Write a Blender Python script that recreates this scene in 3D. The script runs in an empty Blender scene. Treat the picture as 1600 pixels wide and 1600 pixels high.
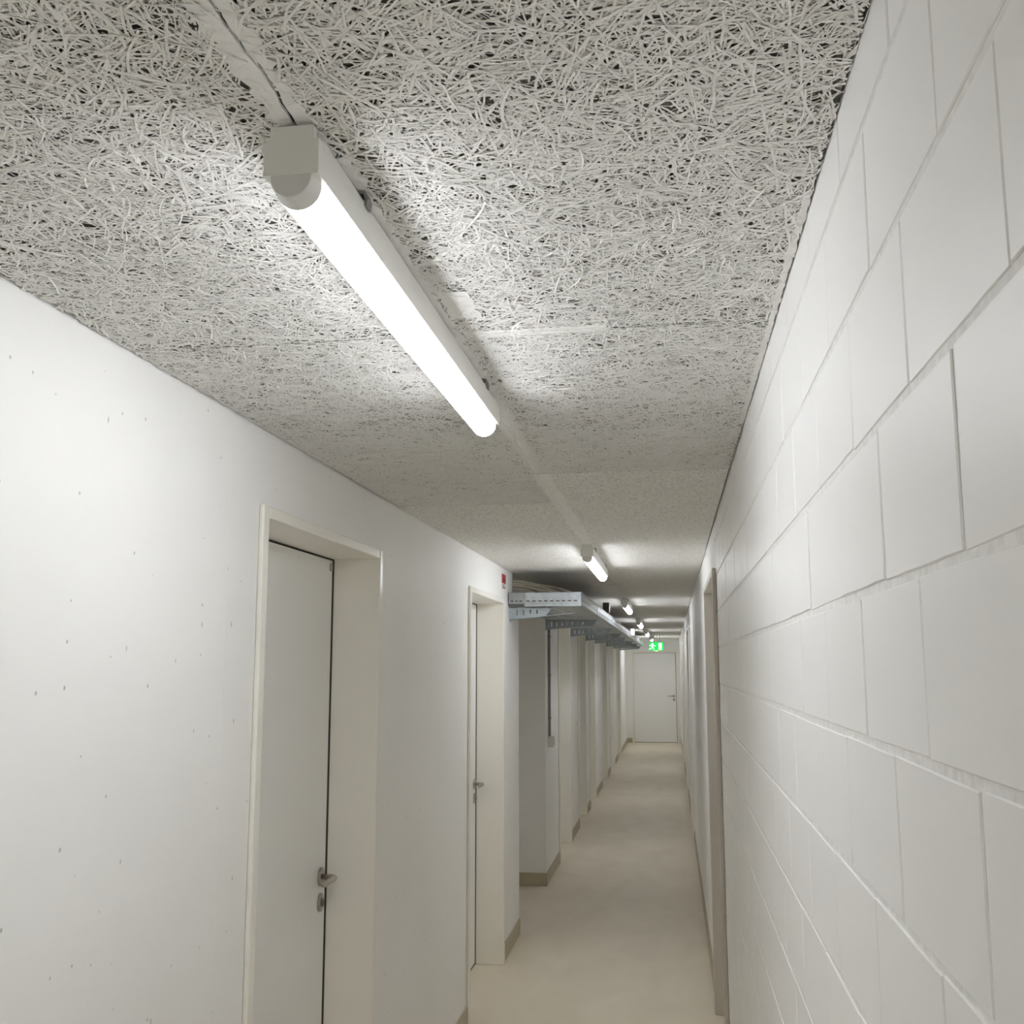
import bpy, bmesh, math, random
import numpy as np
from mathutils import Matrix, Vector

# ------------------------------------------------------------------ scene, camera, light
scene = bpy.context.scene
C = scene.collection
random.seed(7)

H = 2.33            # ceiling height
XL, XR = -1.0185, 0.1957
Y_BACK, Y_END = -6.4, 24.2
CAM_Z = 1.7332

cam_data = bpy.data.cameras.new('camera')
cam = bpy.data.objects.new('camera', cam_data)
C.objects.link(cam)
cam_data.sensor_fit = 'HORIZONTAL'
cam_data.sensor_width = 36.0
cam_data.lens = 1624.1 / 1600.0 * 36.0
cam_data.clip_start = 0.02
cam_data.clip_end = 100
yaw, pitch, roll = -0.1502, 0.1463, -0.0010
fwd = Vector((math.sin(yaw) * math.cos(pitch), math.cos(yaw) * math.cos(pitch), math.sin(pitch)))
rgt = Vector((math.cos(yaw), -math.sin(yaw), 0))
upv = rgt.cross(fwd)
r2 = math.cos(roll) * rgt + math.sin(roll) * upv
u2 = -math.sin(roll) * rgt + math.cos(roll) * upv
m = Matrix.Identity(4)
for i in range(3):
    m[i][0], m[i][1], m[i][2] = r2[i], u2[i], -fwd[i]
m[2][3] = CAM_Z
cam.matrix_world = m
scene.camera = cam

world = bpy.data.worlds.new('world')
scene.world = world
world.use_nodes = True
world.node_tree.nodes['Background'].inputs[0].default_value = (0.0, 0.0, 0.0, 1)
world.node_tree.nodes['Background'].inputs[1].default_value = 0.0

LAMP_STRENGTH = 24.0
scene.view_settings.view_transform = 'Standard'
scene.view_settings.look = 'None'
scene.view_settings.exposure = 0.0
scene.view_settings.gamma = 1.0
scene.view_settings.use_curve_mapping = False
scene.cycles.max_bounces = 10
scene.cycles.diffuse_bounces = 9
scene.cycles.glossy_bounces = 3
scene.cycles.use_denoising = True
scene.cycles.use_adaptive_sampling = True
scene.cycles.adaptive_threshold = 0.25
scene.cycles.adaptive_min_samples = 16
scene.cycles.caustics_reflective = False
scene.cycles.caustics_refractive = False

# ------------------------------------------------------------------ materials
def new_mat(name):
    mt = bpy.data.materials.new(name)
    mt.use_nodes = True
    nt = mt.node_tree
    return mt, nt, nt.nodes['Principled BSDF']

def N(nt, kind, **kw):
    n = nt.nodes.new(kind)
    for k, v in kw.items():
        setattr(n, k, v)
    return n

def plain(name, col, rough=0.5, metal=0.0, spec=0.5, bump=0.0, bscale=80.0, var=0.0, vscale=3.0):
    mt, nt, b = new_mat(name)
    b.inputs['Base Color'].default_value = (*col, 1)
    b.inputs['Roughness'].default_value = rough
    b.inputs['Metallic'].default_value = metal
    b.inputs['Specular IOR Level'].default_value = spec
    tc = N(nt, 'ShaderNodeTexCoord')
    if var > 0:
        n = N(nt, 'ShaderNodeTexNoise'); n.inputs['Scale'].default_value = vscale
        n.inputs['Detail'].default_value = 1.5
        nt.links.new(tc.outputs['Object'], n.inputs['Vector'])
        r = N(nt, 'ShaderNodeValToRGB')
        r.color_ramp.elements[0].position = 0.3; r.color_ramp.elements[1].position = 0.7
        r.color_ramp.elements[0].color = (*[c * (1 - var) for c in col], 1)
        r.color_ramp.elements[1].color = (*[min(1, c * (1 + var)) for c in col], 1)
        nt.links.new(n.outputs['Fac'], r.inputs['Fac'])
        nt.links.new(r.outputs['Color'], b.inputs['Base Color'])
    if bump > 0:
        n2 = N(nt, 'ShaderNodeTexNoise'); n2.inputs['Scale'].default_value = bscale
        n2.inputs['Detail'].default_value = 1
        nt.links.new(tc.outputs['Object'], n2.inputs['Vector'])
        bp = N(nt, 'ShaderNodeBump'); bp.inputs['Strength'].default_value = bump
        bp.inputs['Distance'].default_value = 0.002
        nt.links.new(n2.outputs['Fac'], bp.inputs['Height'])
        nt.links.new(bp.outputs['Normal'], b.inputs['Normal'])
    return mt

def pore_mask(nt, tc, scale, stretch, radius, keep):
    """small pinholes: a voronoi cell centre, kept only in some of the cells"""
    sx = N(nt, 'ShaderNodeSeparateXYZ'); nt.links.new(tc.outputs['Object'], sx.inputs[0])
    cx = N(nt, 'ShaderNodeCombineXYZ')
    nt.links.new(sx.outputs['Y'], cx.inputs['X']); nt.links.new(sx.outputs['Z'], cx.inputs['Y'])
    mp = N(nt, 'ShaderNodeMapping'); mp.inputs['Scale'].default_value = stretch
    nt.links.new(cx.outputs[0], mp.inputs['Vector'])
    v = N(nt, 'ShaderNodeTexVoronoi', voronoi_dimensions='2D'); v.inputs['Scale'].default_value = scale
    nt.links.new(mp.outputs['Vector'], v.inputs['Vector'])
    sep = N(nt, 'ShaderNodeSeparateColor'); nt.links.new(v.outputs['Color'], sep.inputs['Color'])
    # radius depends on a random of the cell
    rad = N(nt, 'ShaderNodeMath', operation='MULTIPLY'); rad.inputs[1].default_value = radius
    nt.links.new(sep.outputs['Green'], rad.inputs[0])
    lt = N(nt, 'ShaderNodeMath', operation='SUBTRACT')
    nt.links.new(rad.outputs[0], lt.inputs[0]); nt.links.new(v.outputs['Distance'], lt.inputs[1])
    mr = N(nt, 'ShaderNodeMapRange'); mr.inputs['From Min'].default_value = -radius * 0.1
    mr.inputs['From Max'].default_value = radius * 0.35
    nt.links.new(lt.outputs[0], mr.inputs['Value'])
    k = N(nt, 'ShaderNodeMath', operation='LESS_THAN'); k.inputs[1].default_value = keep
    nt.links.new(sep.outputs['Red'], k.inputs[0])
    mu = N(nt, 'ShaderNodeMath', operation='MULTIPLY')
    nt.links.new(mr.outputs[0], mu.inputs[0]); nt.links.new(k.outputs[0], mu.inputs[1])
    return mu.outputs[0]

def painted_concrete(name, col, pores=True):
    mt, nt, b = new_mat(name)
    tc = N(nt, 'ShaderNodeTexCoord')
    b.inputs['Roughness'].default_value = 0.55
    b.inputs['Specular IOR Level'].default_value = 0.35
    n = N(nt, 'ShaderNodeTexNoise'); n.inputs['Scale'].default_value = 1.7; n.inputs['Detail'].default_value = 1
    nt.links.new(tc.outputs['Object'], n.inputs['Vector'])
    r = N(nt, 'ShaderNodeValToRGB')
    r.color_ramp.elements[0].position = 0.3; r.color_ramp.elements[1].position = 0.7
    r.color_ramp.elements[0].color = (*[c * 0.97 for c in col], 1)
    r.color_ramp.elements[1].color = (*[c * 1.02 for c in col], 1)
    nt.links.new(n.outputs['Fac'], r.inputs['Fac'])
    if pores:
        a = pore_mask(nt, tc, 14, (1, 0.8, 1), 0.050, 0.40)
        c2 = pore_mask(nt, tc, 6.5, (1, 0.4, 1), 0.026, 0.35)
        mx = N(nt, 'ShaderNodeMath', operation='MAXIMUM')
        nt.links.new(a, mx.inputs[0]); nt.links.new(c2, mx.inputs[1])
        mul = N(nt, 'ShaderNodeMath', operation='MULTIPLY'); mul.inputs[1].default_value = 0.5
        nt.links.new(mx.outputs[0], mul.inputs[0])
        mix = N(nt, 'ShaderNodeMix', data_type='RGBA')
        nt.links.new(mul.outputs[0], mix.inputs['Factor'])
        nt.links.new(r.outputs['Color'], mix.inputs['A'])
        mix.inputs['B'].default_value = (0.17, 0.16, 0.15, 1)
        nt.links.new(mix.outputs['Result'], b.inputs['Base Color'])
    else:
        nt.links.new(r.outputs['Color'], b.inputs['Base Color'])
    return mt

def wood_wool_far(name):
    """the same boards where the strands are too small to tell apart"""
    mt, nt, b = new_mat(name)
    tc = N(nt, 'ShaderNodeTexCoord')
    b.inputs['Roughness'].default_value = 0.85
    b.inputs['Specular IOR Level'].default_value = 0.0
    n = N(nt, 'ShaderNodeTexNoise'); n.inputs['Scale'].default_value = 120; n.inputs['Detail'].default_value = 3
    n.inputs['Distortion'].default_value = 1.5
    nt.links.new(tc.outputs['Object'], n.inputs['Vector'])
    r = N(nt, 'ShaderNodeValToRGB')
    r.color_ramp.elements[0].position = 0.36; r.color_ramp.elements[1].position = 0.50
    r.color_ramp.elements[0].color = (0.52, 0.505, 0.465, 1)
    r.color_ramp.elements[1].color = (0.92, 0.915, 0.885, 1)
    nt.links.new(n.outputs['Fac'], r.inputs['Fac'])
    nt.links.new(r.outputs['Color'], b.inputs['Base Color'])
    bp = N(nt, 'ShaderNodeBump'); bp.inputs['Strength'].default_value = 0.5; bp.inputs['Distance'].default_value = 0.003
    nt.links.new(n.outputs['Fac'], bp.inputs['Height'])
    nt.links.new(bp.outputs['Normal'], b.inputs['Normal'])
    return mt

def strand_mat(name):
    mt, nt, b = new_mat(name)
    at = N(nt, 'ShaderNodeAttribute'); at.attribute_name = 'tint'
    r = N(nt, 'ShaderNodeValToRGB')
    r.color_ramp.elements[0].color = (0.80, 0.78, 0.71, 1)
    r.color_ramp.elements[1].color = (0.935, 0.93, 0.91, 1)
    e = r.color_ramp.elements.new(0.35); e.color = (0.90, 0.89, 0.86, 1)
    nt.links.new(at.outputs['Fac'], r.inputs['Fac'])
    nt.links.new(r.outputs['Color'], b.inputs['Base Color'])
    b.inputs['Roughness'].default_value = 0.8
    b.inputs['Specular IOR Level'].default_value = 0.0
    return mt

def floor_mat(name):
    mt, nt, b = new_mat(name)
    tc = N(nt, 'ShaderNodeTexCoord')
    mp = N(nt, 'ShaderNodeMapping'); mp.inputs['Scale'].default_value = (1.6, 0.8, 1)
    nt.links.new(tc.outputs['Object'], mp.inputs['Vector'])
    n = N(nt, 'ShaderNodeTexNoise'); n.inputs['Scale'].default_value = 2.2; n.inputs['Detail'].default_value = 4
    n.inputs['Distortion'].default_value = 0.6
    nt.links.new(mp.outputs['Vector'], n.inputs['Vector'])
    r = N(nt, 'ShaderNodeValToRGB')
    r.color_ramp.elements[0].position = 0.28; r.color_ramp.elements[1].position = 0.75
    r.color_ramp.elements[0].color = (0.74, 0.665, 0.54, 1)
    r.color_ramp.elements[1].color = (0.83, 0.755, 0.625, 1)
    nt.links.new(n.outputs['Fac'], r.inputs['Fac'])
    nt.links.new(r.outputs['Color'], b.inputs['Base Color'])
    n2 = N(nt, 'ShaderNodeTexNoise'); n2.inputs['Scale'].default_value = 5; n2.inputs['Detail'].default_value = 1
    nt.links.new(tc.outputs['Object'], n2.inputs['Vector'])
    mr = N(nt, 'ShaderNodeMapRange'); mr.inputs['To Min'].default_value = 0.42; mr.inputs['To Max'].default_value = 0.62
    nt.links.new(n2.outputs['Fac'], mr.inputs['Value'])
    nt.links.new(mr.outputs[0], b.inputs['Roughness'])
    b.inputs['Specular IOR Level'].default_value = 0.4
    return mt

def emit(name, col, strength):
    mt, nt, b = new_mat(name)
    b.inputs['Base Color'].default_value = (*col, 1)
    b.inputs['Emission Color'].default_value = (*col, 1)
    b.inputs['Emission Strength'].default_value = strength
    b.inputs['Roughness'].default_value = 0.4
    return mt

WHITE = (0.935, 0.93, 0.912)
M = dict(
    wall=painted_concrete('painted_concrete', WHITE),
    wall_plain=painted_concrete('painted_plaster', WHITE, False),
    block=plain('painted_sand_lime_block', (0.935, 0.93, 0.915), 0.42, spec=0.5),
    mortar=plain('painted_mortar', (0.85, 0.845, 0.82), 0.6, bump=0.45, bscale=90, var=0.07, vscale=70, spec=0.3),
    floor=floor_mat('beige_floor_coating'),
    base=plain('taupe_skirting', (0.48, 0.42, 0.30), 0.5, var=0.05, vscale=8),
    slab=plain('dark_slab', (0.10, 0.095, 0.09), 0.9, bump=0.5),
    wool_back=plain('cement_wool_core', (0.24, 0.23, 0.21), 0.95, bump=0.8, bscale=200, var=0.3, vscale=120, spec=0.0),
    wool=strand_mat('white_wood_wool'),
    wool_far=wood_wool_far('white_wood_wool_board'),
    filler=plain('joint_filler', (0.91, 0.905, 0.88), 0.85, bump=0.35, bscale=150, var=0.03, vscale=30, spec=0.2),
    frame=plain('cream_frame_enamel', (0.93, 0.905, 0.83), 0.28, spec=0.5, var=0.01),
    leaf=plain('pale_grey_door_enamel', (0.925, 0.925, 0.91), 0.38, spec=0.45),
    frame_grey=plain('greige_frame', (0.60, 0.56, 0.50), 0.4, spec=0.4, var=0.02),  # darker than the cream frames, for one right-hand door
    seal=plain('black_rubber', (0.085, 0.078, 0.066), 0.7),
    steel=plain('satin_steel', (0.50, 0.46, 0.42), 0.28, metal=1.0, bump=0.03, bscale=300),
    dark=plain('dark_slot', (0.02, 0.02, 0.02), 0.8),
    zinc=plain('galvanised_steel', (0.52, 0.56, 0.59), 0.38, metal=0.85, var=0.12, vscale=25),
    zinc_shade=plain('shaded_galvanised_steel', (0.40, 0.42, 0.43), 0.55, metal=0.7, var=0.08, vscale=30),
    zinc_b=plain('galvanised_bracket', (0.50, 0.56, 0.61), 0.48, metal=0.65, var=0.08, vscale=30),
    lamp_body=plain('white_lamp_housing', (0.86, 0.855, 0.82), 0.4, var=0.01),
    diffuser=emit('lit_diffuser', (0.94, 0.96, 1.0), LAMP_STRENGTH),
    cap=plain('frosted_lamp_cap', (0.76, 0.755, 0.73), 0.35, var=0.01),
    clip=plain('dark_spring_clip', (0.30, 0.30, 0.29), 0.4, metal=0.8),
    cable=plain('beige_cable_sheath', (0.86, 0.78, 0.62), 0.5, var=0.06, vscale=4),
    cable2=plain('grey_cable_sheath', (0.62, 0.58, 0.52), 0.5, var=0.06, vscale=4),
    grey=plain('grey_conduit_plastic', (0.30, 0.29, 0.27), 0.5, var=0.03),
    boxwhite=plain('white_box_plastic', (0.72, 0.71, 0.68), 0.45, var=0.02),
    boxshade=plain('shaded_box_plastic', (0.10, 0.10, 0.085), 0.5, var=0.05),
    red=plain('red_print', (0.55, 0.045, 0.07), 0.5, var=0.05, vscale=60),
    sticker=plain('white_sticker', (0.78, 0.76, 0.72), 0.5, var=0.02),
    print_dark=plain('dark_print', (0.16, 0.08, 0.08), 0.6),
    exit_green=emit('exit_sign_green', (0.01, 0.50, 0.08), 1.6),
    exit_white=emit('exit_sign_white', (0.62, 1.0, 0.66), 1.5),
    exit_lens=emit('exit_sign_lens', (0.85, 1.0, 0.35), 4.0),
)

# ------------------------------------------------------------------ mesh helpers
def link(o, parent=None):
    C.objects.link(o)
    if parent is not None:
        o.parent = parent
    return o

def bm_obj(name, bm, mat, parent=None, bevel=0.0, seg=2, smooth=False):
    bmesh.ops.recalc_face_normals(bm, faces=bm.faces)
    me = bpy.data.meshes.new(name)
    bm.to_mesh(me); bm.free()
    me.materials.append(mat)
    if smooth:
        for p in me.polygons:
            p.use_smooth = True
    o = link(bpy.data.objects.new(name, me), parent)
    if bevel > 0:
        md = o.modifiers.new('bevel', 'BEVEL')
        md.width = bevel; md.segments = seg; md.limit_method = 'ANGLE'; md.angle_limit = math.radians(40)
        for p in me.polygons:
            p.use_smooth = True
        md.harden_normals = True
    return o

def add_box(bm, x0, x1, y0, y1, z0, z1, T=None):
    pts = [(x, y, z) for x in (x0, x1) for y in (y0, y1) for z in (z0, z1)]
    if T:
        pts = [T(*p) for p in pts]
    v = [bm.verts.new(p) for p in pts]
    for f in ((0, 1, 3, 2), (4, 6, 7, 5), (0, 4, 5, 1), (2, 3, 7, 6), (0, 2, 6, 4), (1, 5, 7, 3)):
        bm.faces.new([v[i] for i in f])
    return bm

def box(*a, T=None):
    return add_box(bmesh.new(), *a, T=T)

def add_prism(bm, prof, a0, a1, put):
    """2D profile extruded from a0 to a1; put(u, v, a) -> point"""
    A = [bm.verts.new(put(u, v, a0)) for u, v in prof]
    B = [bm.verts.new(put(u, v, a1)) for u, v in prof]
    n = len(prof)
    bm.faces.new(A); bm.faces.new(B[::-1])
    for i in range(n):
        bm.faces.new((A[i], B[i], B[(i + 1) % n], A[(i + 1) % n]))
    return bm

def prism(prof, a0, a1, put):
    return add_prism(bmesh.new(), prof, a0, a1, put)

def add_tube(bm, pts, r, n=10, caps=True):
    pts = [Vector(p) for p in pts]
    rings = []
    ref = None
    for i, p in enumerate(pts):
        d = (pts[min(i + 1, len(pts) - 1)] - pts[max(i - 1, 0)]).normalized()
        if ref is None:
            ref = d.orthogonal().normalized()
        ref = (ref - d * ref.dot(d)).normalized()
        s = d.cross(ref)
        rr = r[i] if isinstance(r, (list, tuple)) else r
        rings.append([bm.verts.new(p + (ref * math.cos(2 * math.pi * k / n) + s * math.sin(2 * math.pi * k / n)) * rr) for k in range(n)])
    for a, b in zip(rings, rings[1:]):
        for k in range(n):
            bm.faces.new((a[k], a[(k + 1) % n], b[(k + 1) % n], b[k]))
    if caps:
        bm.faces.new(rings[0][::-1]); bm.faces.new(rings[-1])
    return bm

def holed_panel(w, h, t, holes, put):
    """plate w x h x t with rectangular holes (u0,u1,v0,v1); put(u,v,d) -> point"""
    us = sorted({0.0, w} | {round(a, 5) for hl in holes for a in hl[:2]})
    vs = sorted({0.0, h} | {round(a, 5) for hl in holes for a in hl[2:]})
    bm = bmesh.new(); cache = {}
    def V(i, j, k):
        if (i, j, k) not in cache:
            cache[(i, j, k)] = bm.verts.new(put(us[i], vs[j], t * k))
        return cache[(i, j, k)]
    hs = [(round(a, 5), round(b, 5), round(c, 5), round(d, 5)) for a, b, c, d in holes]
    solid = {}
    hole_cells = set()
    ui = {u: i for i, u in enumerate(us)}; vi = {v: j for j, v in enumerate(vs)}
    for a, b, c, d in hs:
        for i in range(ui[a], ui[b]):
            for j in range(vi[c], vi[d]):
                hole_cells.add((i, j))
    nu, nv = len(us) - 1, len(vs) - 1
    S = lambda i, j: 0 <= i < nu and 0 <= j < nv and (i, j) not in hole_cells
    for i in range(nu):
        for j in range(nv):
            if not S(i, j):
                continue
            for k in (0, 1):
                bm.faces.new((V(i, j, k), V(i + 1, j, k), V(i + 1, j + 1, k), V(i, j + 1, k)))
            if not S(i - 1, j): bm.faces.new((V(i, j, 0), V(i, j + 1, 0), V(i, j + 1, 1), V(i, j, 1)))
            if not S(i + 1, j): bm.faces.new((V(i + 1, j, 0), V(i + 1, j + 1, 0), V(i + 1, j + 1, 1), V(i + 1, j, 1)))
            if not S(i, j - 1): bm.faces.new((V(i, j, 0), V(i + 1, j, 0), V(i + 1, j, 1), V(i, j, 1)))
            if not S(i, j + 1): bm.faces.new((V(i, j + 1, 0), V(i + 1, j + 1, 0), V(i + 1, j + 1, 1), V(i, j + 1, 1)))
    return bm

def empty(name, loc):
    o = link(bpy.data.objects.new(name, None))
    o.location = loc
    o.empty_display_size = 0.1
    return o

def tag(o, label, cat, group=None, kind=None):
    o['label'] = label; o['category'] = cat
    if group: o['group'] = group
    if kind: o['kind'] = kind
    return o

def copy_tree(o, parent=None):
    c = o.copy(); C.objects.link(c)
    if parent is not None:
        c.parent = parent
    for ch in list(o.children):
        copy_tree(ch, c)
    return c

# ------------------------------------------------------------------ openings along the corridor
TRIM = 0.041
# left doors (opening y0, y1)
LDOORS = [(2.508, 3.536), (5.270, 6.305), (9.53, 10.56), (11.62, 12.47), (13.12, 14.0), (15.42, 16.5), (17.45, 18.6), (19.85, 20.9)]
NICHE = (7.03, 8.53)
RDOORS = [(4.475, 5.60), (10.95, 11.95), (14.55, 15.55), (18.5, 19.5)]
DZ = 2.105
DEPTH = 0.157

# ------------------------------------------------------------------ floor
fl = bm_obj('floor', box(-2.4, 0.7, Y_BACK - 0.2, Y_END + 0.3, -0.1, 0.0), M['floor'])
tag(fl, 'beige coated concrete floor of the long corridor', 'floor', kind='structure')

# ------------------------------------------------------------------ left wall with openings
bm = bmesh.new()
WT = 0.27
y = Y_BACK
LIN = 0.012
segs_left = []
opens = sorted([(a - LIN, b + LIN, DZ + LIN) for a, b in LDOORS] + [(NICHE[0], NICHE[1], None)])
for a, b, top in opens:
    segs_left.append((y, a))
    if top is None:
        # notch above the cable entry just before the niche
        add_box(bm, XL - WT, XL, y, 6.74, 0, H + 0.03)
        add_box(bm, XL - WT, XL, 6.74, a, 0, 2.205)
    else:
        add_box(bm, XL - WT, XL, y, a, 0, H + 0.03)
        add_box(bm, XL - WT, XL, a, b, top, H + 0.03)
    y = b
segs_left.append((y, Y_END))
add_box(bm, XL - WT, XL, y, Y_END, 0, H + 0.03)
wl = bm_obj('wall_left', bm, M['wall'])
tag(wl, 'white painted concrete wall with small pores along the left side', 'wall', kind='structure')
# fine formwork ridges left in the concrete
bm_obj('formwork_ridge', box(XL - 0.001, XL + 0.00025, 2.296, 2.300, 0.0, 2.25), M['wall_plain'], wl)
bm_obj('formwork_ridge', prism([(1.2, 1.268), (2.16, 1.302), (2.16, 1.305), (1.2, 1.271)], XL - 0.001, XL + 0.0002, lambda u, v, a: (a, u, v)), M['wall_plain'], wl)

# niche behind the left wall
nw = bm_obj('wall_niche', add_box(add_box(box(XL - 0.65, XL - 0.55, NICHE[0] - 0.3, NICHE[1] + 0.1, 0, H + 0.03),
            XL - 0.55, XL - WT, NICHE[0] - 0.4, NICHE[0] - 0.3, 0, H + 0.03),
            XL - 0.55, XL - WT, NICHE[1], NICHE[1] + 0.1, 0, H + 0.03), M['wall_plain'])
tag(nw, 'pale plastered side walls of the recess behind the cable tray', 'wall', kind='structure')

# ------------------------------------------------------------------ right wall: painted block masonry, then smooth wall
BLK0, BLK1 = -0.20, RDOORS[0][0] - LIN
bm = bmesh.new()
y = Y_BACK
segs_right = []
for i, (a, b) in enumerate(RDOORS):
    a2, b2 = a - LIN, b + LIN
    segs_right.append((y, a2))
    if i == 0:
        add_box(bm, XR, XR + 0.27, y, BLK0, 0, H + 0.03)
        add_box(bm, XR + 0.0016, XR + 0.27, BLK0, a2, 0, H + 0.03)
    else:
        add_box(bm, XR, XR + 0.27, y, a2, 0, H + 0.03)
    add_box(bm, XR, XR + 0.27, a2, b2, DZ + LIN, H + 0.03)
    y = b2
segs_right.append((y, Y_END))
add_box(bm, XR, XR + 0.27, y, Y_END, 0, H + 0.03)
wr = bm_obj('wall_right', bm, M['wall_plain'])
tag(wr, 'white painted sand-lime block wall along the right side', 'wall', kind='structure')
wr.data.materials.append(M['mortar'])
for p in wr.data.polygons:
    if abs(p.normal.x + 1) < 1e-3 and abs(p.center.x - (XR + 0.0016)) < 1e-4:
        p.material_index = 1

MODULE, COURSE, ZTOP = 0.2595, 0.1490, 2.2525
block_meshes = []
for k in range(5):
    b = bmesh.new()
    add_box(b, 0, 0.05, -0.5, 0.5, -0.5, 0.5)
    rnd = random.Random(k)
    for v in b.verts:
        v.co.y += rnd.uniform(-0.006, 0.006); v.co.z += rnd.uniform(-0.008, 0.008)
    ed = [e for e in b.edges if all(v.co.x < 0.001 for v in e.verts)]
    # subdivide the front edges a little so that they are not ruler straight
    bmesh.ops.subdivide_edges(b, edges=[e for e in ed], cuts=5, use_grid_fill=False)
    for v in b.verts:
        if v.co.x < 0.001:
            v.co.y += rnd.uniform(-0.0015, 0.0015); v.co.z += rnd.uniform(-0.003, 0.003)
    # chamfer: pull a front face inset
    ff = [f for f in b.faces if all(v.co.x < 0.001 for v in f.verts)]
    r = bmesh.ops.inset_region(b, faces=ff, thickness=0.008, depth=0.0)
    for f in r['faces']:
        pass
    inner = set(v for f in ff for v in f.verts)
    for v in b.verts:
        if v.co.x < 0.001 and v not in inner:
            v.co.x += 0.0012
    bmesh.ops.recalc_face_normals(b, faces=b.faces)
    me = bpy.data.meshes.new('block'); b.to_mesh(me); b.free()
    me.materials.append(M['block'])
    block_meshes.append(me)
rnd = random.Random(3)
nb = 0
k = -1
while True:
    z1 = ZTOP - COURSE * k; z0 = z1 - COURSE
    if z1 <= 0.03: break
    zz0, zz1 = max(z0 + 0.0042, 0.0), min(z1 - 0.0042, H + 0.02)
    off = 0.730 if k % 2 == 0 else 0.860
    j = math.floor((BLK0 - off) / MODULE)
    while True:
        ya = off + MODULE * j; yb = ya + MODULE; j += 1
        if ya >= BLK1 - 0.02: break
        if yb <= BLK0 + 0.02: continue
        ya2, yb2 = max(ya + 0.0022, BLK0), min(yb - 0.0022, BLK1 - 0.001)
        o = link(bpy.data.objects.new('block', rnd.choice(block_meshes)), wr)
        o.location = (XR + rnd.uniform(-0.0006, 0.0006), (ya2 + yb2) / 2, (zz0 + zz1) / 2)
        o.scale = (1, yb2 - ya2, zz1 - zz0)
        nb += 1
    k += 1

# ------------------------------------------------------------------ end walls
EX0, EX1, EZ = -0.855, 0.105, 2.01
bm = bmesh.new()
add_box(bm, -1.4, EX0 - LIN, Y_END, Y_END + 0.2, 0, H + 0.03)
add_box(bm, EX1 + LIN, 0.6, Y_END, Y_END + 0.2, 0, H + 0.03)
add_box(bm, EX0 - LIN, EX1 + LIN, Y_END, Y_END + 0.2, EZ + LIN, H + 0.03)
we = bm_obj('wall_end', bm, M['wall_plain'])
tag(we, 'plain pale wall around the door at the far end', 'wall', kind='structure')
wb = bm_obj('wall_back', box(-1.4, 0.6, Y_BACK - 0.2, Y_BACK, 0, H + 0.03), M['wall_plain'])
tag(wb, 'plain white wall closing the corridor behind the viewer', 'wall', kind='structure')

# ------------------------------------------------------------------ baseboards
def baseboard(name, x0, x1, y0, y1, label):
    o = bm_obj(name, box(x0, x1, y0, y1, 0, 0.1), M['base'], bevel=0.003)
    tag(o, label, 'baseboard', kind='structure')
nl = len(segs_left)
for i, (a, b) in enumerate(segs_left):
    a2 = a + (TRIM - LIN + 0.001 if i > 0 and abs(a - NICHE[1]) > 0.01 else 0)
    b2 = b - (TRIM - LIN + 0.001 if i < nl - 1 and abs(b - NICHE[0]) > 0.01 else 0)
    if b2 - a2 > 0.05:
        baseboard('baseboard_left', XL, XL + 0.008, a2, b2, 'taupe skirting strip on the left wall, stretch %d counted from the front' % (i + 1))
for i, (a, b) in enumerate(segs_right):
    a2 = a + (TRIM - LIN + 0.001 if i > 0 else 0)
    b2 = b - (TRIM - LIN + 0.001 if i < len(segs_right) - 1 else 0)
    baseboard('baseboard_right', XR - 0.008, XR - 0.0005, a2, b2, 'taupe skirting strip on the right wall, stretch %d counted from the front' % (i + 1))
baseboard('baseboard_niche', XL - 0.55, XL + 0.008, NICHE[1] - 0.008, NICHE[1], 'olive taupe skirting across the recess wall facing the viewer')
baseboard('baseboard_end', XL + 0.009, EX0 - TRIM - 0.004, Y_END - 0.008, Y_END, 'short taupe skirting left of the far end door')

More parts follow.
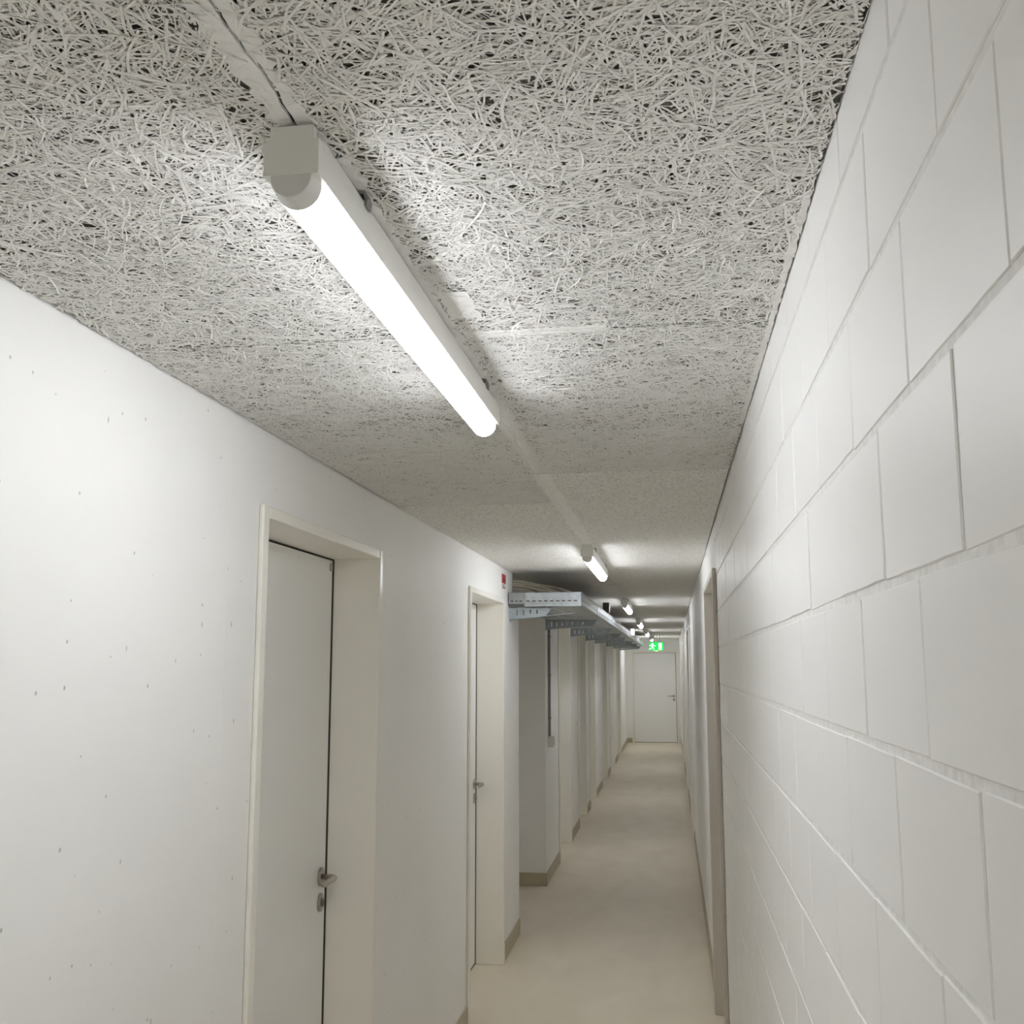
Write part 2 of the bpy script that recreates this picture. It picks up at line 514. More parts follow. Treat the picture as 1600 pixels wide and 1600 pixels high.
# ------------------------------------------------------------------ doors
door_no = [0]
def door(T, w, h, label, fmat=None, lock_at_end=True, hole=None, lever=True, detail=False, proud=0.014, trim=None):
    """T(s, n, z): s along the opening, n out of the wall, z up"""
    door_no[0] += 1
    TR = trim or TRIM
    root = empty('door_%d' % door_no[0], T(w / 2, -DEPTH / 2, 0))
    tag(root, label, 'door', kind='structure')
    L = -Vector(root.location)
    def part(name, bm, mat, parent=root, **kw):
        o = bm_obj(name, bm, mat, parent, **kw)
        if parent is root:
            o.location = L
        return o
    B = DEPTH + 0.055
    # lining and trim as one bent profile per side: (s, n)
    profL = [(0, proud), (0, -B), (-LIN, -B), (-LIN, 0.0005), (-TR, 0.0005), (-TR, proud)]
    profR = [(w - a, b) for a, b in profL]
    part('frame_jamb', prism(profL, 0, h + TR * 0.78, lambda u, v, a: T(u, v, a)), (fmat or M['frame']), bevel=0.005, seg=3)
    part('frame_jamb', prism(profR, 0, h + TR * 0.78, lambda u, v, a: T(u, v, a)), (fmat or M['frame']), bevel=0.005, seg=3)
    tz = TR * 0.78
    profH = [(h, proud), (h, -B), (h + LIN, -B), (h + LIN, 0.0005), (h + tz, 0.0005), (h + tz, proud)]
    part('frame_head', prism(profH, 0.0005, w - 0.0005, lambda u, v, a: T(a, v, u)), (fmat or M['frame']), bevel=0.005, seg=3)
    g0, g1 = (0.003, 0.009) if lock_at_end else (0.009, 0.003)
    leaf = part('door_leaf', box(g0, w - g1, -DEPTH - 0.042, -DEPTH, 0.010, h - 0.006, T=lambda s, n, z: T(s, n, z)), M['leaf'], bevel=0.002)
    sx = (w - 0.009, w) if lock_at_end else (0, 0.009)
    gk = (w - 0.003, w - 0.0002) if lock_at_end else (0.0002, 0.003)
    part('gasket', box(gk[0], gk[1], -DEPTH - 0.027, -DEPTH + 0.0035, 0.004, h - 0.001, T=lambda s, n, z: T(s, n, z)), M['seal'])
    part('gasket', box(0.003, w - 0.003, -DEPTH - 0.027, -DEPTH + 0.0006, h - 0.0025, h - 0.0002, T=lambda s, n, z: T(s, n, z)), M['seal'])
    bm = box(sx[0], sx[1], -DEPTH - 0.050, -DEPTH - 0.028, 0.0, h - 0.006, T=lambda s, n, z: T(s, n, z))
    add_box(bm, 0.0, w, -DEPTH - 0.050, -DEPTH - 0.028, h - 0.006, h, T=lambda s, n, z: T(s, n, z))
    add_box(bm, 0.0, w, -DEPTH - 0.050, -DEPTH - 0.0005, 0.0002, 0.010, T=lambda s, n, z: T(s, n, z))
    part('door_seal', bm, M['seal'])
    if lever:
        s0 = w - g1 - 0.052 if lock_at_end else g0 + 0.052
        dr = -1 if lock_at_end else 1
        zl = 1.035
        def disc(zc, r, n0, n1, mat, name, sc=1.0, nn=24):
            bm = bmesh.new()
            prof = [(s0 + r * math.cos(2 * math.pi * k / nn), zc + sc * r * math.sin(2 * math.pi * k / nn)) for k in range(nn)]
            add_prism(bm, prof, n0, n1, lambda u, v, a: T(u, a, v))
            return part(name, bm, mat, leaf, bevel=0.0015)
        D = -DEPTH
        disc(zl, 0.024, D, D + 0.009, M['steel'], 'handle_rosette', 1.25)
        disc(zl - 0.082, 0.022, D, D + 0.009, M['steel'], 'lock_rosette', 1.35)
        disc(zl - 0.082, 0.0085, D + 0.009, D + 0.014, M['clip'], 'lock_cylinder', 1.6)
        bm = bmesh.new()
        add_box(bm, s0 - 0.0015, s0 + 0.0015, D + 0.0141, D + 0.0146, zl - 0.092, zl - 0.074, T=lambda s, n, z: T(s, n, z))
        part('keyhole', bm, M['dark'], leaf)
        bm = bmesh.new()
        pts = [(s0, D + 0.008), (s0, D + 0.036), (s0 + dr * 0.004, D + 0.047), (s0 + dr * 0.014, D + 0.054), (s0 + dr * 0.03, D + 0.056), (s0 + dr * 0.125, D + 0.056), (s0 + dr * 0.130, D + 0.056)]
        add_tube(bm, [T(a, n, zl) for a, n in pts], [0.0095, 0.0095, 0.0098, 0.010, 0.010, 0.0095, 0.006], n=14)
        part('lever_handle', bm, M['steel'], leaf, smooth=True)
    if detail:
        part('top_bolt', box(w - g1 - 0.030, w - g1 - 0.018, -DEPTH, -DEPTH + 0.008, h - 0.045, h - 0.018, T=lambda s, n, z: T(s, n, z)), M['steel'], leaf, bevel=0.002)
    return root

ordl = ['nearest door on the left, pale grey leaf deep in its cream frame with steel lever',
        'second door on the left, seen edge-on just before the cable tray',
        'third door on the left, the first one beyond the recess',
        'fourth door on the left, under the cable tray',
        'fifth door on the left, under the cable tray',
        'sixth door on the left, under the cable tray',
        'seventh door on the left, under the far part of the tray',
        'eighth and last door on the left, nearest to the end door']
for i, (a, b) in enumerate(LDOORS):
    door(lambda s, n, z, a=a: (XL + n, a + s, z), b - a, DZ, ordl[i], detail=(i < 1))
ordr = ['nearest door on the right, narrow dark opening in the block wall',
        'second door on the right, cream frame seen edge-on',
        'third door on the right, far down the corridor',
        'last door on the right, next to the end door']
for i, (a, b) in enumerate(RDOORS):
    door(lambda s, n, z, a=a: (XR - n, a + s, z), b - a, DZ, ordr[i], proud=0.018, fmat=M['frame_grey'] if i == 0 else None)
_d = DEPTH
DEPTH = 0.012
door(lambda s, n, z: (EX0 + s, Y_END - n, z), EX1 - EX0, EZ, 'pale grey end door with a steel lever closing the corridor', trim=0.05)
DEPTH = _d

# ------------------------------------------------------------------ ceiling: slab, wood wool boards, strands
ceil = bm_obj('ceiling', box(-2.4, 0.7, Y_BACK - 0.2, Y_END + 0.3, H + 0.03, H + 0.2), M['slab'])
tag(ceil, 'ceiling of white wood wool boards with open joints', 'ceiling', kind='structure')
nb_c = bm_obj('niche_panel', box(XL - 0.55, XL - 0.002, NICHE[0] - 0.3, NICHE[1], H, H + 0.029), M['wool_far'], ceil)

XJ = -0.4015
NEAR_END = 5.8
left_cuts = [Y_BACK, -4.2, -2.2, -0.2, 1.800, 3.80, NEAR_END, 7.86, 9.86, 11.86, 13.86, 15.86, 17.86, 19.86, 21.86, Y_END]
right_cuts = [Y_BACK, -4.2, -2.2, -0.2, 1.803, 3.20, NEAR_END - 0.4, 7.86, 9.1, 11.1, 13.1, 15.1, 17.1, 19.1, 21.1, 23.1, Y_END]

# patches where joints and dowels were smoothed over: no open strands there
def in_filler(x, y):
    m_ = np.zeros(len(x), bool)
    jag = 0.007 * np.sin(y * 61) + 0.006 * np.sin(y * 143 + 1) + 0.004 * np.sin(y * 300)
    m_ |= (np.abs(x - XJ - 0.008) < 0.024 + jag * 0.5) & (y > 1.1) & (y < 6)
    m_ |= (np.abs(x - XJ + 0.002) < 0.019 + jag * 0.5) & (y < 1.12)
    jx = 0.004 * np.sin(x * 90) + 0.003 * np.sin(x * 233)
    m_ |= (np.abs(y - 1.800) < 0.017 + jx) & (x > -0.36) & (x < -0.10)
    m_ |= (np.abs(x + 0.342) < 0.032 + jag * 0.5) & (np.abs(y - 1.645) < 0.065 + jx)
    m_ |= (XR - x < 0.012 + jag * 0.5) & (y > 1.3)
    return m_

def strands(panel, x0, x1, y0, y1, seed):
    rg = np.random.default_rng(seed)
    obs = []
    ymid = (y0 + y1) / 2
    for (ya, yb, dens, ns, wsc) in ((y0, min(y1, 2.6), 18500, 5, 1.0), (max(y0, 2.6), y1, 21000, 3, 1.3)):
        if yb - ya < 0.01: continue
        area = (x1 - x0) * (yb - ya)
        n = int(area * dens)
        cx = rg.uniform(x0, x1, n); cy = rg.uniform(ya, yb, n)
        L = np.clip(rg.lognormal(math.log(0.050), 0.45, n), 0.016, 0.13)
        Wd = rg.uniform(0.0014, 0.0033, n) * wsc
        th = rg.uniform(0, 2 * np.pi, n)
        kap = rg.normal(0, 6, n)              # curvature 1/m
        dep = rg.beta(1.1, 1.6, n) * 0.0055   # how deep in the mat
        flat_ = np.clip(1 - (cy - 1.6) / 2.0 * 0.8, 0.2, 1)   # mat flattened farther along to brighten it
        dep = dep * flat_
        slope = rg.normal(0, 0.03, n) * flat_
        tilt = rg.normal(0, 0.16, n) * flat_
        tint = rg.beta(2.4, 1.3, n)
        fillm = in_filler(cx, cy)
        keep = ~fillm | (rg.uniform(0, 1, n) < 0.30)
        obs.append([a[keep] for a in (cx, cy, L, Wd, th, kap, dep, slope, tilt, tint)] + [ns])
    V = []; F = []; TI = []; base = 0
    for cx, cy, L, Wd, th, kap, dep, slope, tilt, tint, ns in obs:
        n = len(cx)
        s = np.linspace(-0.5, 0.5, ns)[None, :] * L[:, None]
        ang = th[:, None] + kap[:, None] * s
        # integrate the arc about its middle
        px = cx[:, None] + np.cos(th[:, None]) * s - np.sin(th[:, None]) * kap[:, None] * s * s / 2
        py = cy[:, None] + np.sin(th[:, None]) * s + np.cos(th[:, None]) * kap[:, None] * s * s / 2
        pz = H + dep[:, None] + slope[:, None] * s
        nx, ny = -np.sin(ang), np.cos(ang)
        hw = (Wd / 2)[:, None]
        ct, st = np.cos(tilt)[:, None], np.sin(tilt)[:, None]
        P = np.empty((n, ns, 2, 3))
        for k, sg in enumerate((-1, 1)):
            P[:, :, k, 0] = px + sg * nx * hw * ct
            P[:, :, k, 1] = py + sg * ny * hw * ct
            P[:, :, k, 2] = pz + sg * hw * st
        mar = rg.uniform(-0.003, 0.004, n)[:, None, None]
        P[..., 0] = np.clip(P[..., 0], x0 + mar, x1 - mar)
        P[..., 1] = np.clip(P[..., 1], y0 + mar * 0.6, y1 - mar * 0.6)
        P[..., 2] = np.clip(P[..., 2], H - 0.0006, H + 0.0072)
        # keep strand ends out of the walls
        P[..., 0] = np.clip(P[..., 0], XL + 0.0025, XR - 0.0008)
        V.append(P.reshape(-1, 3))
        idx = base + np.arange(n * ns * 2).reshape(n, ns, 2)
        q = np.stack([idx[:, :-1, 0], idx[:, 1:, 0], idx[:, 1:, 1], idx[:, :-1, 1]], -1).reshape(-1, 4)
        F.append(q); TI.append(np.repeat(tint, ns * 2)); base += n * ns * 2
    V = np.concatenate(V).astype(np.float32); F = np.concatenate(F).astype(np.int32); TI = np.concatenate(TI).astype(np.float32)
    me = bpy.data.meshes.new('wood_wool')
    me.vertices.add(len(V)); me.vertices.foreach_set('co', V.ravel())
    me.loops.add(F.size); me.loops.foreach_set('vertex_index', F.ravel())
    me.polygons.add(len(F))
    me.polygons.foreach_set('loop_start', np.arange(0, F.size, 4, dtype=np.int32))
    me.polygons.foreach_set('loop_total', np.full(len(F), 4, np.int32))
    me.update(calc_edges=True)
    at = me.attributes.new('tint', 'FLOAT', 'POINT'); at.data.foreach_set('value', TI)
    me.materials.append(M['wool'])
    o = link(bpy.data.objects.new('wood_wool', me), panel)
    o['kind'] = 'stuff'
    return o

seed = 11
for side, cuts in (('l', left_cuts), ('r', right_cuts)):
    for a, b in zip(cuts, cuts[1:]):
        g = 0.0022
        x0, x1 = (XL + 0.005, XJ - 0.0035) if side == 'l' else (XJ + 0.0035, XR - 0.003)
        near = a >= -0.21 and b <= 3.81
        if not near:
            x0, x1 = (XL + 0.003, XJ - 0.0014) if side == 'l' else (XJ + 0.0014, XR - (0.0065 if a < 3.5 else 0.003))
        if near:
            o = bm_obj('ceiling_panel', box(x0, x1, a + g / 2, b - g / 2, H + 0.0075, H + 0.029), M['wool_back'], ceil)
            seed += 1
            strands(o, x0, x1, max(a + g / 2, 0.35), b - g / 2, seed)
            if a < 0.35:   # plain board behind the viewer
                bm_obj('ceiling_panel', box(x0, x1, a, 0.35, H + 0.001, H + 0.0076), M['wool_far'], o)
        else:
            hx = (XJ - 0.045 - x0, x1 - x0) if side == 'l' else (0.0, XJ + 0.05 - x0)
            holes = []
            if abs(b - 7.86) < 0.01:
                holes = [(hx[0], hx[1], (b - a) - 0.035, (b - a) - 0.0)]
            o = bm_obj('ceiling_panel', holed_panel(x1 - x0, b - a - g, 0.029, [(h[0], h[1], h[2], b - a - g) for h in holes],
                       lambda u, v, d, x0=x0, a=a: (x0 + u, a + g / 2 + v, H + d)), M['wool_far'], ceil)

# smoothed filler strips flush with the strands
def filler(pts_lo, pts_hi, z=H + 0.0012):
    bm = bmesh.new()
    lo = [bm.verts.new((x, y, z)) for x, y in pts_lo]; hi = [bm.verts.new((x, y, z)) for x, y in pts_hi]
    lo2 = [bm.verts.new((x, y, z + 0.005)) for x, y in pts_lo]; hi2 = [bm.verts.new((x, y, z + 0.005)) for x, y in pts_hi]
    for i in range(len(lo) - 1):
        bm.faces.new((lo[i], lo[i + 1], hi[i + 1], hi[i]))
        bm.faces.new((lo[i], lo[i + 1], lo2[i + 1], lo2[i]))
        bm.faces.new((hi[i], hi[i + 1], hi2[i + 1], hi2[i]))
    return bm_obj('joint_filler', bm, M['filler'], ceil)
jit = random.Random(5)
def strip_y(xa, xb, y0, y1, wob, n, crack_side=0):
    ys = [y0 + (y1 - y0) * i / n for i in range(n + 1)]
    a = [(xa + (jit.uniform(-wob, wob) if crack_side != -1 else jit.uniform(-.0008, .0008)), yy) for yy in ys]
    b = [(xb + (jit.uniform(-wob, wob) if crack_side != 1 else jit.uniform(-.0008, .0008)), yy) for yy in ys]
    return a, b
def strip_x(ya, yb, x0, x1, wob, n, c):
    xs = [x0 + (x1 - x0) * i / n for i in range(n + 1)]
    a = [(xx, ya + (jit.uniform(-wob, wob) if c != -1 else jit.uniform(-.0006, .0006))) for xx in xs]
    b = [(xx, yb + (jit.uniform(-wob, wob) if c != 1 else jit.uniform(-.0006, .0006))) for xx in xs]
    return a, b
def crack_x(yy):
    return XJ + 0.0030 * math.sin(15 * yy) + 0.0016 * math.sin(47 * yy + 1) + 0.0008 * math.sin(131 * yy)
def crack_strips(wl, wr, y0, y1, gap, wob, n, z=H + 0.0012):
    ys = [y0 + (y1 - y0) * i / n for i in range(n + 1)]
    j = lambda k: jit.uniform(-k, k)
    gp = [gap * (0.75 + 0.5 * jit.random()) / 2 for _ in ys]
    filler([(XJ - wl + j(wob), yy) for yy in ys], [(crack_x(yy) - g_, yy) for yy, g_ in zip(ys, gp)], z=z)
    filler([(crack_x(yy) + g_, yy) for yy, g_ in zip(ys, gp)], [(XJ + wr + j(wob), yy) for yy in ys], z=z)
crack_strips(0.018, 0.034, 1.12, 3.2, 0.0012, 0.007, 130)
crack_strips(0.018, 0.034, 3.2, NEAR_END, 0.0012, 0.007, 130, z=H - 0.0008)
crack_strips(0.024, 0.020, 0.40, 1.12, 0.0042, 0.006, 90)
filler(*strip_x(1.784, 1.7995, -0.36, -0.10, 0.004, 40, 1))
filler(*strip_x(1.8008, 1.818, -0.36, -0.10, 0.004, 40, -1))
filler(*strip_y(-0.362, -0.312, 1.58, 1.71, 0.004, 9), z=H + 0.0009)
filler(*strip_y(XR - 0.014, XR - 0.0028, 1.3, 2.6, 0.0022, 90))

# ------------------------------------------------------------------ LED batten lamps
def make_lamp():
    root = empty('batten_lamp', (0, 0, 0))
    Ln = 1.235
    hw = 0.031; zt = -0.004; zb = -0.060
    # housing: rectangular gear tray with a chamfered upper edge, hollow underneath is closed by the diffuser
    prof = [(-hw, zb), (-hw, zt - 0.012), (-hw + 0.007, zt), (hw - 0.007, zt), (hw, zt - 0.012), (hw, zb)]
    bm_obj('housing', prism(prof, 0.012, Ln - 0.012, lambda u, v, a: (u, a, v)), M['lamp_body'], root, bevel=0.0015)
    r = 0.0262; zc = zb - 0.004
    def half(rr, n=20):
        return [(rr * math.cos(math.pi + math.pi * k / n), zc + rr * math.sin(math.pi + math.pi * k / n)) for k in range(n + 1)] + [(rr, zb), (-rr, zb)]
    d = bm_obj('diffuser', prism(half(r), 0.030, Ln - 0.022, lambda u, v, a: (u, a, v)), M['diffuser'], root)
    for p in d.data.polygons:
        p.use_smooth = abs(p.normal.y) < 0.5
    # near and far end caps: square upper plate with shoulders, rounded lower cup
    for y0, y1, sgn in ((0.0, 0.030, 1), (Ln, Ln - 0.022, -1)):
        bm = bmesh.new()
        ya, yb = sorted((y0, y0 + sgn * 0.012))
        prof = [(-hw - 0.001, zb - 0.002), (-hw - 0.001, zt - 0.016), (-hw + 0.006, zt - 0.016), (-hw + 0.006, zt), (hw - 0.006, zt), (hw - 0.006, zt - 0.016), (hw + 0.001, zt - 0.016), (hw + 0.001, zb - 0.002)]
        add_prism(bm, prof, ya, yb, lambda u, v, a: (u, a, v))
        bm_obj('end_plate', bm, M['lamp_body'], root, bevel=0.001)
        bm = bmesh.new()
        A = half(0.0235); B = half(r + 0.0004)
        va = [bm.verts.new((u, y0 + sgn * 0.0005, v)) for u, v in A]; vb = [bm.verts.new((u, y1, v)) for u, v in B]
        nn = len(va)
        bm.faces.new(va); bm.faces.new(vb[::-1])
        for k in range(nn):
            bm.faces.new((va[k], vb[k], vb[(k + 1) % nn], va[(k + 1) % nn]))
        bm_obj('end_cap', bm, M['cap'], root, bevel=0.0012)
    # spring clips gripping the housing from the ceiling, both sides
    for yc in (0.185, 1.07):
        bm = bmesh.new()
        for sg in (-1, 1):
            pr = [(sg * (hw + 0.0005), zt - 0.016), (sg * (hw + 0.003), zt - 0.017), (sg * (hw + 0.0045), zt - 0.006), (sg * (hw + 0.001), zt + 0.003), (sg * (hw - 0.003), zt + 0.003), (sg * (hw + 0.0005), zt - 0.006)]
            add_prism(bm, pr, yc - 0.010, yc + 0.010, lambda u, v, a: (u, a, v))
        add_box(bm, -hw, hw, yc - 0.010, yc + 0.010, zt, zt + 0.003)
        bm_obj('mounting_clip', bm, M['clip'], root)
    return root

lamp0 = make_lamp()
LY = [1.030, -3.09, 5.15, 9.42, 13.52, 17.7, 21.8]
lamp_labels = ['large lit batten lamp nearest to the viewer, white housing seen from below',
               'lit batten lamp on the ceiling behind the viewer',
               'second lit batten lamp from the front, beside the start of the cable tray',
               'third lit batten lamp from the front, right of the dark box on the tray',
               'fourth lit batten lamp from the front, small',
               'fifth lit batten lamp from the front, tiny',
               'farthest lit batten lamp, just above the green exit sign']
for i, ly in enumerate(LY):
    o = lamp0 if i == 0 else copy_tree(lamp0)
    o.location = (-0.4025, ly, H)
    tag(o, lamp_labels[i], 'lamp', 'batten lamps down the corridor ceiling')

# ------------------------------------------------------------------ cable tray
TY0, TY1 = 6.55, 21.6
TX0, TX1 = XL + 0.012, -0.553
TZ0, TZ1 = 2.118, 2.184
tray = empty('cable_tray', ((TX0 + TX1) / 2, TY0, TZ0))
tag(tray, 'galvanised perforated steel cable tray along the left wall below the ceiling', 'cable tray')
def tpart(name, bm, mat=None, **kw):
    o = bm_obj(name, bm, mat or M['zinc'], tray, **kw)
    o.location = -Vector(tray.location)
    return o
W = TX1 - TX0; Lt = TY1 - TY0
# bottom plate, rows of slots
holes = []
yy = 0.06
while yy < Lt - 0.1:
    for q in range(5):
        u = 0.035 + q * (W - 0.07 - 0.012) / 4
        holes.append((u, u + 0.012, yy, yy + 0.055))
    yy += 0.125
tpart('bottom_plate', holed_panel(W, Lt, 0.0015, holes, lambda u, v, d: (TX0 + u, TY0 + v, TZ0 + d)))
# side rails with slots and a rolled top edge
def rail(x, sg):
    holes = []
    yy = 0.06
    while yy < Lt - 0.1:
        holes.append((yy, yy + 0.05, 0.022, 0.030)); yy += 0.10
    bm = holed_panel(Lt, TZ1 - TZ0, 0.0015, holes, lambda u, v, d: (x + sg * d, TY0 + u, TZ0 + v))
    add_box(bm, x - 0.006, x + 0.006, TY0, TY1, TZ1 - 0.001, TZ1 + 0.004)
    add_box(bm, min(x, x + sg * 0.0), max(x, x - sg * 0.012), TY0, TY1, TZ0 - 0.012, TZ0 - 0.0105)
    add_box(bm, x - 0.001, x + 0.001, TY0, TY1, TZ0 - 0.012, TZ0)
    return tpart('side_rail', bm)
rail(TX1, -1); rail(TX0, 1)
# front panel: a bright plate and a wall piece with shade painted into its colour
def front(x0, x1, y, mat, n, first):
    w = x1 - x0
    step = (w - 0.02) / n
    holes = [(0.012 + k * step, 0.012 + k * step + step * 0.62, 0.014, 0.0205) for k in range(n)]
    bm = holed_panel(w, TZ1 - TZ0 + 0.004, 0.0015, holes, lambda u, v, d: (x0 + u, y + d, TZ0 + v))
    add_box(bm, x0, x1, y - 0.004, y + 0.004, TZ1 + 0.002, TZ1 + 0.005)
    if not first:
        add_box(bm, x0, x1, y, y + 0.0015, TZ0 - 0.016, TZ0 - 0.001)
        add_box(bm, x0, x1, y, y + 0.05, TZ0 - 0.017, TZ0 - 0.0155)
    return tpart('end_panel', bm, mat)
front(TX0 + 0.094, TX1, TY0 - 0.002, M['zinc'], 9, False)
front(TX0 - 0.006, TX0 + 0.100, TY0 - 0.006, M['zinc_shade'], 3, True)
tpart('slot_shade', box(TX0 + 0.004, TX1 - 0.003, TY0 + 0.003, TY0 + 0.006, TZ0 + 0.002, TZ1 - 0.012), M['seal'])  # dark strip added so the slots read as a shaded tray interior
# splice plates on the outer rail
for yy in (8.1, 10.1, 12.1, 14.1, 16.1, 18.1, 20.1):
    tpart('splice_plate', box(TX1, TX1 + 0.003, yy - 0.08, yy + 0.08, TZ0 + 0.006, TZ1 - 0.006), bevel=0.001)

# cantilever brackets
def make_bracket(LW):
    root = empty('cantilever_bracket', (0, 0, 0))
    La, t = 0.44, 0.0025
    # web: tapered plate with four slots, built as strips
    bm = bmesh.new()
    us = [0.0]
    x_ = 0.045
    while x_ < LW - 0.10:
        us += [x_, x_ + 0.010]; x_ += 0.043
    us += [LW - 0.04, LW]
    bot = lambda u: -0.082 + 0.030 * (u / LW)
    def quad(u0, u1, a0, a1, b0, b1):
        add_prism(bm, [(u0, a0), (u1, a1), (u1, b1), (u0, b0)], 0, t, lambda u, v, a: (u, a, v))
    for i, (u0, u1) in enumerate(zip(us, us[1:])):
        if i % 2 == 1 and u1 - u0 < 0.011:
            quad(u0, u1, bot(u0), bot(u1), bot(u0) + 0.020, bot(u1) + 0.020)
            quad(u0, u1, -0.018, -0.018, 0.0, 0.0)
        elif u1 > LW - 0.005:
            quad(u0, u1, bot(u0), -0.004, 0.0, 0.0)
        else:
            quad(u0, u1, bot(u0), bot(u1), 0.0, 0.0)
    bm_obj('web', bm, M['zinc_b'], root)
    # upper flange carries the tray, lower flange follows the taper
    bm = box(0.0, La, 0.0, 0.040, -0.003, 0.0)
    bm_obj('top_flange', bm, M['zinc_b'], root)
    bm_obj('bottom_flange', prism([(0, -0.082), (La * 0.95, -0.040), (La * 0.95, -0.0375), (0, -0.0795)], 0.0, 0.040, lambda u, v, a: (u, a, v)), M['zinc_b'], root)
    bm_obj('wall_plate', box(0.0, 0.004, -0.004, 0.046, -0.090, -0.0005), M['zinc_b'], root, bevel=0.001)
    bm = bmesh.new()
    for yy in (0.012, 0.032):
        add_prism(bm, [(yy + 0.005 * math.cos(k * math.pi / 3), -0.066 + 0.005 * math.sin(k * math.pi / 3)) for k in range(6)], 0.004, 0.009, lambda u, v, a: (a, u, v))
    bm_obj('bolt', bm, M['steel'], root)
    return root
br0 = make_bracket(0.275)
br1 = make_bracket(0.43)
BY = [6.61, 8.58, 10.70, 12.62, 14.20, 16.65, 18.75, 21.0]
bl = ['cantilever bracket with four slots under the near end of the cable tray',
      'second bracket under the tray, on the wall corner above the grey conduit',
      'third bracket from the near end of the tray', 'fourth bracket from the near end of the tray',
      'fifth bracket from the near end of the tray', 'sixth bracket from the near end of the tray',
      'seventh bracket from the near end of the tray', 'last bracket at the far end of the tray']
for i, by in enumerate(BY):
    o = br0 if i == 0 else br1 if i == 1 else copy_tree(br1)
    o.location = (XL + 0.0002, by, TZ0 - 0.0175 if i == 0 else TZ0 - 0.0125)
    tag(o, bl[i], 'bracket', 'cantilever brackets under the cable tray')

# cables fanning out of the wall onto the tray
def bez(p0, p1, p2, p3, n=24):
    out = []
    for i in range(n + 1):
        t = i / n
        out.append(p0 * (1 - t) ** 3 + 3 * p1 * t * (1 - t) ** 2 + 3 * p2 * t * t * (1 - t) + p3 * t ** 3)
    return out
rc = random.Random(21)
for i in range(9):
    zc = TZ0 + 0.012 + 0.010 * (i // 3)
    xo = TX0 + 0.06 + 0.36 * ((i * 0.37) % 1.0)
    z_in = 2.228 + 0.013 * (i % 5)
    y_in = 6.80 + 0.022 * i
    p = bez(Vector((XL - 0.24, y_in, z_in + 0.012)), Vector((XL + 0.10, y_in - 0.02, z_in + 0.015 + 0.02 * rc.random())),
            Vector((xo, y_in + 0.05, z_in + 0.01)), Vector((xo, y_in + 0.95, zc)))
    yend = 21.3
    q = [Vector((xo + 0.006 * math.sin(yy * 2.1 + i), yy, zc)) for yy in np.linspace(y_in + 1.3, yend, 30)]
    bm = add_tube(bmesh.new(), p + q, 0.0058, n=7)
    o = bm_obj('cable', bm, M['cable'] if i % 3 else M['cable2'], smooth=True)
    if i % 3:
        tag(o, 'beige cable fanning out of the wall onto the cable tray', 'cable', 'beige cables on the tray')
    else:
        tag(o, 'grey cable curving out of the wall onto the cable tray', 'cable', 'grey cables on the tray')

# boxes on the tray rail
jb = empty('junction_box', (-0.556, 9.23, TZ1 + 0.005))
tag(jb, 'dark upright box standing on the rail of the cable tray', 'junction box')
def jpart(root, name, bm, mat, **kw):
    o = bm_obj(name, bm, mat, root, **kw); o.location = -Vector(root.location); return o
jpart(jb, 'box_body', box(-0.584, -0.530, 9.20, 9.27, 2.190, 2.279), M['boxshade'], bevel=0.003)  # unlit near side painted in as a dark body colour
jpart(jb, 'box_lid', box(-0.530, -0.526, 9.203, 9.267, 2.193, 2.276), M['boxwhite'], bevel=0.001)  # pale lid stands for the side that catches the light
jpart(jb, 'clamp', box(-0.566, -0.546, 9.215, 9.255, TZ1 + 0.0045, 2.191), M['zinc'])
jb2 = empty('junction_box', (-0.545, 14.7, TZ0))
tag(jb2, 'small white box on the rail of the cable tray, farther back', 'junction box')
jpart(jb2, 'box_body', box(-0.549, -0.500, 14.66, 14.80, 2.135, 2.235), M['boxwhite'], bevel=0.004)
jpart(jb2, 'box_lid', box(-0.500, -0.496, 14.67, 14.79, 2.142, 2.228), M['boxwhite'], bevel=0.001)

# conduit down the corner beyond the recess, ending in a switch box
cd = empty('wall_conduit', (XL + 0.011, 8.735, 1.15))
tag(cd, 'dark grey vertical conduit running down from the cable tray', 'conduit')
o = bm_obj('pipe', add_tube(bmesh.new(), [(0, 0, 0.0), (0, 0, 0.90)], 0.0105, n=14), M['grey'], cd, smooth=False, bevel=0.001)
for zc in (0.15, 0.5, 0.82):
    bm_obj('pipe_clip', add_box(box(-0.0108, 0.013, -0.0125, 0.0125, zc - 0.008, zc + 0.008), -0.0108, -0.008, -0.022, 0.022, zc - 0.008, zc + 0.008), M['grey'], cd, bevel=0.001)
sb = empty('switch_box', (XL, 8.76, 1.062))
tag(sb, 'small pale switch box at the foot of the grey conduit', 'switch box')
bm_obj('box_body', box(0.0003, 0.044, -0.045, 0.045, 0.0, 0.088), M['boxwhite'], sb, bevel=0.004)
bm_obj('rocker', box(0.044, 0.049, -0.028, 0.028, 0.018, 0.070), M['boxwhite'], sb, bevel=0.002)

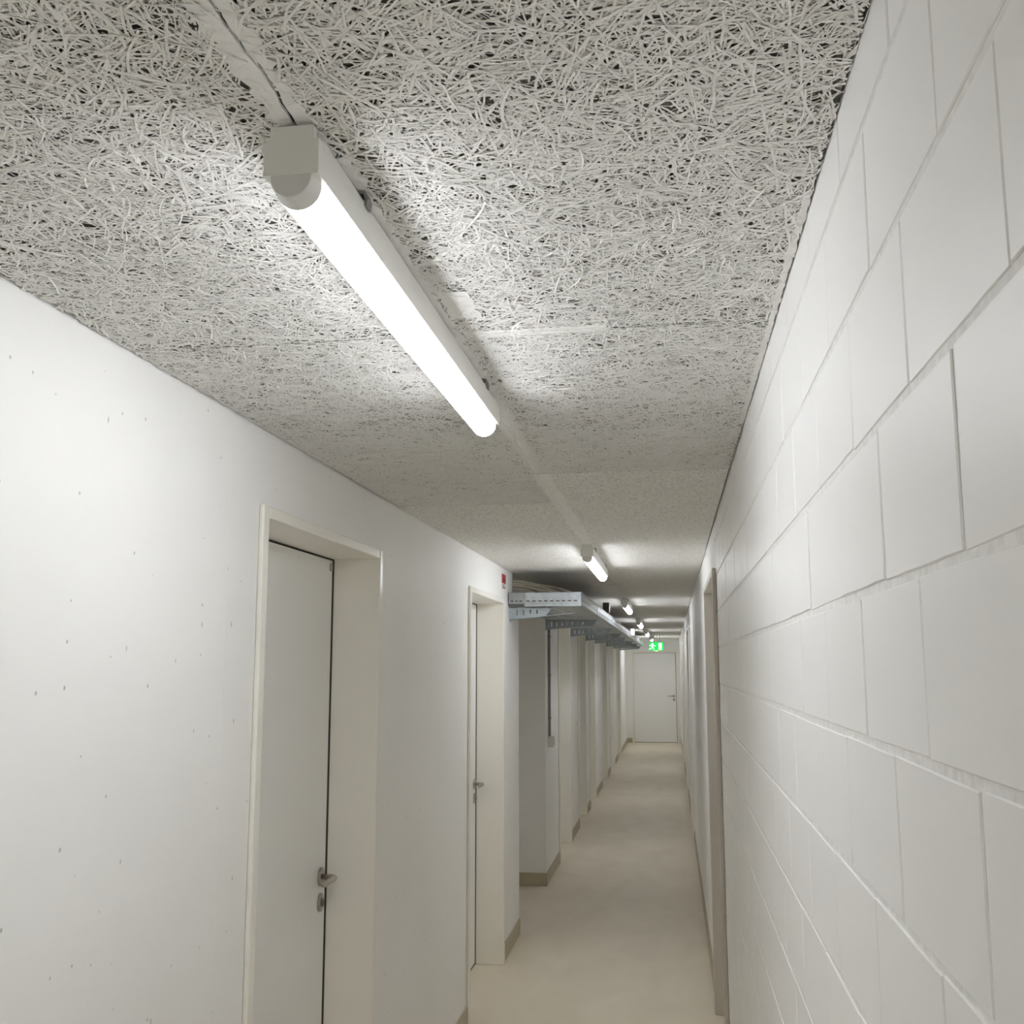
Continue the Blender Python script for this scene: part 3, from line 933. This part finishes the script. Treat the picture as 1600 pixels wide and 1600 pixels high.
# sticker above the second door
st = empty('wall_sticker', (XL, 6.38, 2.20))
tag(st, 'small red and white sticker on the left wall beside the cable tray', 'sticker')
bm_obj('backing', box(0.0002, 0.0010, -0.078, 0.075, 0.002, 0.092), M['sticker'], st)
bm_obj('red_field', box(0.0010, 0.0014, -0.078, 0.075, 0.036, 0.092), M['red'], st)
bm = bmesh.new()
add_box(bm, 0.0014, 0.0017, -0.03, 0.03, 0.048, 0.066); add_box(bm, 0.0014, 0.0017, -0.012, 0.012, 0.066, 0.080)
bm_obj('pictogram', bm, M['print_dark'], st)
bm = bmesh.new()
add_box(bm, 0.0010, 0.0013, -0.05, 0.055, 0.006, 0.014); add_box(bm, 0.0010, 0.0013, -0.05, 0.02, 0.022, 0.026)
bm_obj('print', bm, M['print_dark'], st)

# ------------------------------------------------------------------ exit sign
ex = empty('exit_sign', (-0.29, 21.5, 2.02))
tag(ex, 'lit green emergency exit sign hanging before the end door', 'exit sign')
SW, SH = 0.290, 0.165
bm_obj('housing', box(-SW / 2 - 0.006, SW / 2 + 0.006, 0.0, 0.045, 0.0, SH + 0.012), M['boxwhite'], ex, bevel=0.003)
for hx in (-0.08, 0.065):
    bm_obj('hanger', box(hx, hx + 0.015, 0.015, 0.030, SH + 0.011, H - 2.02), M['boxwhite'], ex)
bm_obj('sign_face', box(-SW / 2, SW / 2, -0.004, 0.001, 0.006, SH + 0.006), M['exit_green'], ex)
# running figure (left) and doorway (right)
def px(pts, x0, z0, s):
    return [(x0 + a * s, z0 + b * s) for a, b in pts]
bm = bmesh.new()
def flat(pts):
    add_prism(bm, pts, -0.0055, -0.004, lambda u, v, a: (u, a, v))
fx, fz, s = -0.085, 0.018, 0.145
flat([(fx + 0.012 + 0.016 * math.cos(k * math.pi / 5), fz + 0.128 + 0.016 * math.sin(k * math.pi / 5)) for k in range(10)])
flat(px([(-0.10, 0.40), (0.12, 0.36), (0.22, 0.74), (-0.02, 0.80)], fx, fz, s))
flat(px([(0.16, 0.74), (0.42, 0.56), (0.52, 0.62), (0.50, 0.52), (0.38, 0.46), (0.12, 0.62)], fx, fz, s))
flat(px([(0.0, 0.80), (-0.30, 0.70), (-0.36, 0.46), (-0.27, 0.46), (-0.20, 0.62), (0.0, 0.66)], fx, fz, s))
flat(px([(0.10, 0.38), (0.32, 0.22), (0.26, -0.04), (0.16, -0.02), (0.20, 0.18), (-0.06, 0.34)], fx, fz, s))
flat(px([(-0.10, 0.42), (-0.16, 0.22), (-0.50, 0.14), (-0.50, 0.04), (-0.08, 0.12), (0.04, 0.36)], fx, fz, s))
bm_obj('running_figure', bm, M['exit_white'], ex)
bm_obj('doorway', box(0.045, 0.110, -0.0055, -0.004, 0.018, 0.155), M['exit_white'], ex)
bm_obj('emergency_lens', box(-0.03, 0.03, 0.010, 0.035, -0.006, 0.0), M['exit_lens'], ex)
print('blocks', nb)
